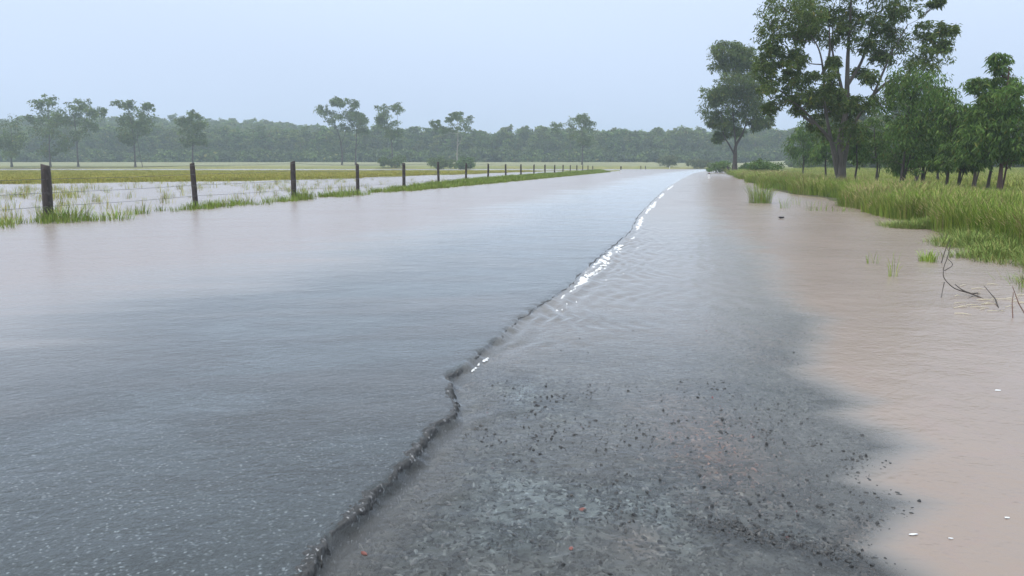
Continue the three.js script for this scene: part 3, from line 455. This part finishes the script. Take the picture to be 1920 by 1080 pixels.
// ------------------------------------------------------------------ grass
const blade = (r, g, b) => new THREE.MeshPhysicalMaterial({ specularIntensity: 0.4, color: new THREE.Color().setRGB(r, g, b), vertexColors: true, side: THREE.DoubleSide, roughness: 0.75 });
M.grass = blade(1, 1, 1);
function tuft(n, h, spreadR, w, seed, lean, cols, seed_heads = 0) {
  const r = rng(seed), pos = [], col = [], idx = [];
  for (let i = 0; i < n; i++) {
    const a = r() * 6.283, k = Math.sqrt(r()) * spreadR, bx = Math.cos(a) * k, bz = Math.sin(a) * k, H = h * (0.5 + 0.6 * r()), l = lean * (0.3 + r()) * H, da = a + (r() - 0.5) * 1.8, dx = Math.cos(da) * l, dz = Math.sin(da) * l, ww = w * (0.7 + 0.6 * r()), fx = Math.sin(da + 1.2 * (r() - 0.5)), fz = -Math.cos(da);
    const c = cols[Math.floor(r() * cols.length)], t = 0.75 + 0.5 * r(), head = r() < seed_heads, base = pos.length / 3;
    for (const [f, q] of [[-0.15, 1], [0.4, 0.85], [0.75, head ? 0.5 : 0.55]]) { const x = bx + dx * f * f, z = bz + dz * f * f, y = H * f * (1 - 0.12 * lean * f); pos.push(x - fx * ww * q, y, z - fz * ww * q, x + fx * ww * q, y, z + fz * ww * q); }
    const ty = H * (1 - 0.35 * lean); pos.push(bx + dx, ty, bz + dz);
    idx.push(base, base + 1, base + 2, base + 1, base + 3, base + 2, base + 2, base + 3, base + 4, base + 3, base + 5, base + 4, base + 4, base + 5, base + 6);
    for (let k2 = 0; k2 < 7; k2++) col.push(c[0] * t, c[1] * t, c[2] * t);
    if (head) { const b2 = pos.length / 3, s = 0.009; pos.push(bx + dx * 0.7 - s, ty * 0.86, bz + dz * 0.7, bx + dx * 0.7 + s, ty * 0.86, bz + dz * 0.7, bx + dx * 1.05, ty * 1.06, bz + dz * 1.05); idx.push(b2, b2 + 1, b2 + 2); for (let k2 = 0; k2 < 3; k2++) col.push(0.36, 0.29, 0.15); }
  }
  return build(pos, idx, { col });
}
const GREEN = [[0.15, 0.25, 0.035], [0.2, 0.28, 0.045], [0.25, 0.29, 0.06]], BRIGHT = [[0.18, 0.27, 0.065], [0.24, 0.31, 0.08], [0.15, 0.23, 0.06], [0.3, 0.3, 0.11]], OLIVE = [[0.31, 0.29, 0.065], [0.25, 0.28, 0.05], [0.36, 0.31, 0.09]], DRY = [[0.36, 0.31, 0.15], [0.3, 0.27, 0.11], [0.22, 0.26, 0.08], [0.18, 0.23, 0.06]];
function strew(name, label, geo, spots) {   // spots: [x, y, d, scale, turn, tone]
  const im = new THREE.InstancedMesh(geo, M.grass, spots.length); im.name = numbered(name); im.castShadow = im.receiveShadow = true;
  const m4 = new THREE.Matrix4(), Q = new THREE.Quaternion(), E = new THREE.Euler(), c = new THREE.Color();
  spots.forEach(([x, y, d, s, a, t, sy = 1], i) => { m4.compose(new THREE.Vector3(x, y, -d), Q.setFromEuler(E.set(0.12 * Math.sin(a * 7), a, 0.12 * Math.cos(a * 5))), new THREE.Vector3(s, s * sy, s)); im.setMatrixAt(i, m4); im.setColorAt(i, c.setRGB(t[0], t[1], t[2])); });
  tag(im, label, 'grass', null, 'stuff'); scene.add(im);
}
const tone = (r, v = 0.3, y = 0) => { const t = 1 - v / 2 + v * r(); return [t * (1 + y), t, t * 0.95]; };
{
  const r = rng(4001), tall = [tuft(42, 0.78, 0.2, 0.0045, 1, 0.36, GREEN), tuft(42, 0.85, 0.2, 0.0045, 2, 0.42, [...GREEN, ...GREEN, ...DRY], 0.15), tuft(36, 0.9, 0.2, 0.004, 3, 0.4, [...GREEN, ...DRY], 0.3)], S = [[], [], []];
  for (let i = 0; i < 30000; i++) {
    const d = 9 * Math.pow(13, r()), w = 15 + d * 0.2, off = w * Math.pow(r(), 1.3), x = BANK(d) + off + (d < 17 ? 0.1 : 0.0) + (noise(d * 0.5, 1, 120) - 0.5) * 1.1;
    if (x > d * 0.72 + 1.5) continue;
    const dry = clamp01(fbm(x * 0.35, d * 0.25, 121, 3) * 3.2 - 1.55 + off * 0.02), k = r() < dry ? (r() < 0.5 ? 2 : 1) : (r() < 0.75 ? 0 : 1), s = (0.62 + 0.42 * r()) * (1 - 0.55 * smooth(2, 6, off));
    S[k].push([x, groundHeight(x, d) - 0.02, d, s * (1 + d / 90), r() * 6.3, tone(r, 0.4), 1 / (1 + d / 90)]);
  }
  S.forEach((s, k) => strew('tall_grass', ['tall green grass along the right bank', 'mixed green and seeding grass along the right bank', 'straw coloured seeding grass behind the right bank'][k], tall[k], s));
  // short bright grass standing in the water at the right
  const sh = tuft(22, 0.27, 0.15, 0.003, 7, 0.5, BRIGHT), A = [];
  const TALL = d => BANK(d) + 0.4;
  for (let i = 0; i < 4600; i++) { const d = 7.2 + 10.5 * r(), wob = (fbm(d * 0.9, 3, 122, 3) - 0.5) * 2.4, b = SHORE(d) + wob * 0.8, x = b + (TALL(d) + 0.6 - b) * Math.pow(r(), 0.8) ; if (x > d * 0.7 + 1) continue; if (fbm(x * 0.8, d * 0.8, 123, 3) < 0.3 + 0.2 * smooth(1.2, 0, x - b)) continue; if (noise(x * 3, d * 3, 128) < 0.3) continue; const lo = smooth(-0.2, 1.2, x - b); A.push([x, -0.02 - 0.06 * r() * (1 - lo), d, 0.6 + 0.7 * r(), r() * 6.3, tone(r, 0.6, 0.15 * (r() - 0.3)), 0.6 + 0.5 * lo * r()]); }
  strew('short_grass', 'short bright green grass standing in the water at the right', sh, A);
  // paddock beyond the fence
  const fieldT = tuft(26, 0.3, 0.32, 0.012, 9, 0.5, OLIVE, 0.1), F = [], rgtF = [];
  for (let i = 0; i < 26000; i++) { const d = 42 + 104 * Math.pow(r(), 1.4), x = -0.76 * d + (FENCE(d) + 0.76 * d - 2) * r(), h = groundHeight(x, d); if (h < LEVEL - 0.005) continue; F.push([x, h - 0.02, d, 0.7 + 0.7 * r(), r() * 6.3, tone(r, 0.4, 0.1 * (noise(x * 0.1, d * 0.1, 124) - 0.5)), 0.8]); }
  strew('paddock_grass', 'olive paddock grass beyond the flooded strip on the left', fieldT, F);
  for (let i = 0; i < 9000; i++) { const d = 30 + 110 * r(), x = BANK(d) + 10 + (0.76 * d - BANK(d)) * r(); if (x > 0.8 * d) continue; rgtF.push([x, groundHeight(x, d) - 0.02, d, 0.9 + 0.8 * r(), r() * 6.3, tone(r, 0.5, -0.15)]); }
  strew('paddock_grass', 'yellow green paddock grass under the trees on the right', fieldT, rgtF);
  // sparse reeds in the flooded strip, and the verge by the fence
  const reed = tuft(16, 0.42, 0.16, 0.006, 12, 0.4, [...OLIVE, ...GREEN]), low = tuft(26, 0.34, 0.2, 0.007, 13, 0.5, [...GREEN, [0.22, 0.27, 0.07]]), W = [], V = [];
  for (let i = 0; i < 5200; i++) { const d = 17 + 52 * r(), x = -0.72 * d + (FENCE(d) + 0.72 * d + 0.3) * r(), h = groundHeight(x, d); const k = fbm(x * 0.35, d * 0.22, 125, 3); if (h > LEVEL + 0.02 || r() > smooth(0.5, 0.8, k) * 0.5 + 0.06) continue; W.push([x, LEVEL - 0.06, d, 0.5 + 0.8 * r(), r() * 6.3, tone(r, 0.4)]); }
  strew('reed_grass', 'sparse grass blades poking out of the flooded strip behind the fence', reed, W);
  for (let i = 0; i < 5600; i++) { const d = 16 + 118 * r(), dens = lerp(0.3, 1, smooth(32, 50, d)), off = (r() + r() - 1) * lerp(0.9, 1.3, smooth(30, 60, d)), x = FENCE(d) + 0.55 + off; const p = fbm(d * 0.55, x * 0.3, 126, 3); if (r() > dens || (d < 42 && p < 0.51)) continue; V.push([x, Math.max(LEVEL - 0.05, groundHeight(x, d) - 0.03), d, 0.5 + 0.6 * r() + d / 300, r() * 6.3, tone(r, 0.35)]); }
  strew('verge_grass', 'green grass verge at the water edge along the fence', low, V);
}
// single tufts that stand on their own
{
  const mk = (label, x, y, d, n, h, R, w, seed, lean, cols) => { const g = mesh('grass_tuft', tuft(n, h, R, w, seed, lean, cols), M.grass); g.position.set(x, y, -d); tag(g, label, 'grass tuft', 'single grass tufts standing in the flood'); };
  mk('tall bushy grass tuft alone in the water before the right bank', 8.75, -0.05, 28, 260, 0.95, 0.36, 0.006, 31, 0.6, [...GREEN, ...BRIGHT]);
  mk('thin sparse tuft nearest the bushy one on the right', 8.5, -0.03, 24.8, 16, 0.5, 0.2, 0.007, 32, 0.4, GREEN);
  mk('smallest pair of blades between bushy tuft and right bank', 9.7, -0.03, 27, 9, 0.45, 0.15, 0.007, 33, 0.4, GREEN);
  mk('low spreading tuft in the middle of the brown water on the right', 8.95, -0.03, 23.4, 26, 0.4, 0.32, 0.007, 34, 0.6, GREEN);
  mk('flat small tuft just before the right bank', 9.6, -0.03, 23, 20, 0.26, 0.3, 0.007, 35, 0.7, BRIGHT);
  mk('bright lime green tuft in the water by the dead branch', 5.85, -0.03, 11.05, 90, 0.24, 0.13, 0.005, 36, 0.5, [[0.22, 0.33, 0.05], [0.26, 0.36, 0.06]]);
  mk('few dark upright blades left of the lime green tuft', 4.97, -0.02, 10.8, 9, 0.26, 0.08, 0.005, 37, 0.45, GREEN);
  mk('thin dark blades nearest the camera left of the dead branch', 4.62, -0.02, 9.5, 9, 0.36, 0.06, 0.004, 38, 0.35, GREEN);
  mk('thick green tuft at the foot of the nearest fence post', -10.45, LEVEL - 0.05, 18.5, 260, 0.5, 0.55, 0.007, 39, 0.65, [...GREEN, ...BRIGHT]);
  mk('second thick green tuft trailing right of the nearest fence post', -9.6, LEVEL - 0.05, 18.9, 150, 0.34, 0.6, 0.007, 40, 0.7, GREEN);
  mk('green tuft at the foot of the third fence post', -8.0, LEVEL - 0.05, 30.2, 160, 0.55, 0.45, 0.009, 41, 0.5, [...GREEN, ...BRIGHT]);
  mk('low weedy tuft at the left edge of the picture', -11.2, LEVEL - 0.05, 17.6, 90, 0.26, 0.5, 0.007, 42, 0.7, GREEN);
}
console.log('grass done');

// ------------------------------------------------------------------ stones, debris, flecks
function stoneGeo(seed, flat = 0.6) {
  const g = new THREE.IcosahedronGeometry(1, 2), p = g.attributes.position, r = rng(seed), a = r() * 9, pl = []; for (let i = 0; i < 5; i++) pl.push([new THREE.Vector3(r() * 2 - 1, r() * 2 - 1, r() * 2 - 1).normalize(), 0.55 + 0.3 * r()]);
  for (let i = 0; i < p.count; i++) { const v = new THREE.Vector3().fromBufferAttribute(p, i); let k = 1 + 0.12 * Math.sin(v.x * 4 + a) * Math.cos(v.z * 5 + a); for (const [n, c] of pl) { const q = v.dot(n); if (q * k > c) k = c / q; } p.setXYZ(i, v.x * k, v.y * k * flat, v.z * k * (0.7 + 0.2 * Math.sin(a))); }
  g.computeVertexNormals(); return g;
}
{
  M.stone = new THREE.MeshStandardMaterial({ color: 0xffffff, roughness: 0.45 });
  const r = rng(91), m4 = new THREE.Matrix4(), Q = new THREE.Quaternion(), E = new THREE.Euler(), c = new THREE.Color();
  for (let k = 0; k < 3; k++) {
    const S = [];
    for (let i = 0; i < 2600; i++) {
      const d = 2.1 * Math.pow(3.1, r()), x = edge(d) + 0.14 + (SILT(d) - edge(d) - 0.2) * r(); const cl = fbm(x * 2.6, d * 2.6, 131, 3);
      if (r() > smooth(0.42, 0.68, cl) * smooth(6.6, 4.5, d) + 0.02) continue; S.push([x, d, 0.0032 + 0.0085 * r() ** 3]);
    }
    for (let i = 0; i < 170; i++) { const q = r(), x = lerp(0.72, 1.2, q) + (r() - 0.5) * 0.12, d = lerp(2.86, 2.58, q) + (r() - 0.5) * 0.13; S.push([x, d, 0.004 + 0.009 * r() ** 2]); }
    const im = new THREE.InstancedMesh(stoneGeo(200 + k, 0.75), M.stone, S.length); im.name = numbered('gravel'); im.castShadow = im.receiveShadow = true;
    S.forEach(([x, d, s], i) => { m4.compose(new THREE.Vector3(x, right(d) - 0.002 - 0.55 * s + 0.5 * s * r(), -d), Q.setFromEuler(E.set(r(), r() * 6.3, r())), new THREE.Vector3(s * (1 + 0.6 * r()), s, s)); im.setMatrixAt(i, m4); const t = 0.02 + 0.05 * r() ** 2, red = r() < 0.008; im.setColorAt(i, c.setRGB(red ? 0.14 : t, t * 1.02, t * 1.05)); });
    tag(im, 'loose dark gravel poking through the shallow water', 'gravel', null, 'stuff'); scene.add(im);
  }
  for (let k = 0; k < 2; k++) { // coarse aggregate bedded in the washed-out surface
    const n = 9000, im = new THREE.InstancedMesh(stoneGeo(220 + k, 0.7), M.stone, n); im.name = numbered('gravel'); im.castShadow = im.receiveShadow = true;
    for (let i = 0; i < n; i++) { const d = 2.1 * Math.pow(3.6, r()), x = edge(d) + 0.07 + (SILT(d) - edge(d)) * r(), s = 0.003 + 0.012 * r() ** 3, o = x - SILT(d), y = right(d) - 0.034 - 0.16 * smooth(-0.1, 1.4, o) + smooth(0.2, 0.5, x - edge(d)) * ((noise(x * 7, d * 7, 74) - 0.5) * 0.024 + (noise(x * 22, d * 22, 75) - 0.5) * 0.016) * smooth(0.3, -0.3, o); m4.compose(new THREE.Vector3(x, y, -d), Q.setFromEuler(E.set(r(), r() * 6.3, r())), new THREE.Vector3(s * (1 + 0.6 * r()), s, s)); im.setMatrixAt(i, m4); const t = 0.02 + 0.26 * r() ** 3, w = 1 + 0.2 * r() * r(); const rd = Math.exp(-(((x - 1.0) / 0.26) ** 2) - (((d - 3.8) / 0.6) ** 2)) * 1.5; im.setColorAt(i, c.setRGB(t * w * (1 + 0.9 * rd), t, t * (0.95 - 0.25 * rd))); }
    tag(im, 'coarse gravel bedded in the washed-out shoulder under the water', 'gravel', null, 'stuff'); scene.add(im);
  }
  const red = new THREE.MeshStandardMaterial({ color: new THREE.Color().setRGB(0.17, 0.06, 0.05), roughness: 0.6 }), dark = new THREE.MeshStandardMaterial({ color: new THREE.Color().setRGB(0.025, 0.026, 0.03), roughness: 0.45 });
  const st = (label, x, d, s, mat, seed, name = 'stone') => { const m = mesh(name, stoneGeo(seed), mat); m.position.set(x, right(d) - 0.001, -d); m.scale.set(s * 1.3, s, s); m.rotation.y = seed; tag(m, label, 'stone', 'larger stones in the washed-out bed'); };
  st('red stone near the broken road edge at the bottom of the picture', -0.52, 2.6, 0.014, red, 301, 'red_stone');
  st('red stone farthest from the camera, in the middle of the washed-out bed', 0.28, 2.96, 0.012, red, 302, 'red_stone');
  st('red stone at the bottom of the picture right of the other near one', 0.21, 2.64, 0.010, red, 303, 'red_stone');
  st('left of the two black stones farthest up the washed-out bed', 0.145, 4.33, 0.015, dark, 304, 'black_stone');
  st('right of the two black stones farthest up the washed-out bed', 0.19, 4.3, 0.011, dark, 305, 'black_stone');
  st('single black stone out in the bed toward the brown water', 1.22, 3.2, 0.012, dark, 306, 'black_stone');
  st('black stone left of the red stone in the middle', 0.1, 3.34, 0.012, dark, 307, 'black_stone');
  // floating clod
  const cl = mesh('floating_clod', stoneGeo(320, 0.45), dark); cl.position.set(6.75, 0.03, -19.9); cl.scale.set(0.1, 0.06, 0.06); cl.rotation.y = 0.4; tag(cl, 'dark clod of earth and roots sticking out of the brown water', 'clod');
}
{
  M.stick = new THREE.MeshStandardMaterial({ map: barkTex, color: new THREE.Color().setRGB(0.09, 0.075, 0.07), roughness: 0.8 }); M.redStick = new THREE.MeshStandardMaterial({ map: barkTex, color: new THREE.Color().setRGB(0.28, 0.17, 0.14), roughness: 0.8 }); M.straw = new THREE.MeshStandardMaterial({ color: new THREE.Color().setRGB(0.62, 0.55, 0.4), roughness: 0.7 });
  const o = [4.77, 0, -8.08], g = thing('dead_branch', 'dead forked branch lying in the brown water beside the short grass', 'branch', o);
  const seg = (name, pts, r0, mat = M.stick) => mesh(name, tube(polyline(pts.map(p => new THREE.Vector3(p[0] - o[0], p[1], -p[2] - o[2])), 3), Array.from({ length: (pts.length - 1) * 3 + 1 }, (_, i) => r0 * (1 - 0.55 * i / ((pts.length - 1) * 3))), 5, 0.08, 3), mat, g);
  seg('stem', [[4.80, -0.03, 7.7], [4.77, 0.02, 8.1], [4.65, 0.06, 8.2], [4.58, 0.11, 8.2], [4.52, 0.18, 8.2], [4.52, 0.27, 8.22], [4.54, 0.39, 8.2], [4.56, 0.52, 8.2]], 0.0065);
  seg('side_branch', [[4.77, 0.0, 8.08], [4.42, -0.01, 7.7]], 0.0065); seg('side_branch', [[4.77, 0.02, 8.1], [4.72, 0.05, 8.2], [4.67, 0.1, 8.25]], 0.008);
  seg('side_branch', [[4.53, 0.13, 8.2], [4.49, 0.04, 8.15], [4.25, -0.03, 7.75]], 0.005); seg('side_branch', [[4.77, 0.02, 8.1], [4.82, 0.03, 8.1], [4.95, 0.0, 8.3]], 0.008); seg('side_branch', [[4.52, 0.25, 8.2], [4.63, 0.31, 8.25], [4.58, 0.38, 8.3]], 0.005);
  const s2 = thing('stick', 'dark straight stick slanting out of the water right of the forked branch', 'stick', [4.9, 0, -8]); mesh('stem', tube([[4.55, -0.02, 7.25], [4.8, 0.03, 7.75], [4.95, 0.09, 8.2]].map(p => new THREE.Vector3(p[0] - 4.9, p[1], 8 - p[2])), [0.007, 0.006, 0.003], 5), M.stick, s2);
  const s3 = thing('stick', 'pair of reddish stalks at the right edge of the picture', 'stick', [4.55, 0, -6.95]); mesh('stem', tube([[0.02, -0.03, 0.1], [-0.03, 0.12, 0], [-0.07, 0.27, -0.05]].map(p => new THREE.Vector3(...p)), [0.006, 0.005, 0.003], 5), M.redStick, s3); mesh('stem', tube([[-0.1, -0.02, 0.05], [-0.09, 0.12, 0], [-0.07, 0.22, -0.03]].map(p => new THREE.Vector3(...p)), [0.005, 0.004, 0.003], 5), M.redStick, s3);
  const s4 = thing('stick', 'thin twig leaning behind the lime green tuft', 'stick', [5.95, 0, -10.9]); mesh('stem', tube([[0, -0.03, 0], [0.04, 0.15, 0], [0.1, 0.34, 0]].map(p => new THREE.Vector3(...p)), [0.007, 0.006, 0.003], 5), M.stick, s4);
  const r = rng(66), pos = [];
  for (let i = 0; i < 34; i++) { const d = 7.1 + 1.9 * r(), x = lerp(4.7, 5.9, r()) * d / 8.3, a = (r() - 0.5) * 1.2, L = 0.05 + 0.14 * r(); pos.push(tube([new THREE.Vector3(x, 0.006, -d), new THREE.Vector3(x + Math.cos(a) * L / 2, 0.009 + 0.006 * r(), -d + Math.sin(a) * L / 2), new THREE.Vector3(x + Math.cos(a) * L, 0.006, -d + Math.sin(a) * L)], [0.003, 0.004, 0.002], 4)); }
  tag(mesh('floating_straw', mergeGeometries(pos), M.straw), 'pale straw litter floating beside the dead branch', 'straw', null, 'stuff');
  const fl = (label, x, d, s, seed) => { const m = mesh('foam_fleck', stoneGeo(seed, 0.3), M.foam); m.position.set(x, 0.003, -d); m.scale.set(s * 1.6, s, s); tag(m, label, 'foam fleck', 'foam flecks drifting on the brown water'); };
  fl('white foam fleck low in the brown water at the bottom right', 1.48, 2.74, 0.011, 401); fl('white foam fleck at the right edge near the bottom', 1.91, 2.88, 0.008, 402); fl('white foam fleck highest up in the brown water on the right', 2.93, 4.62, 0.014, 403); fl('small foam fleck right of the lowest one', 1.60, 2.71, 0.006, 404);
}
renderer.render(scene, camera);
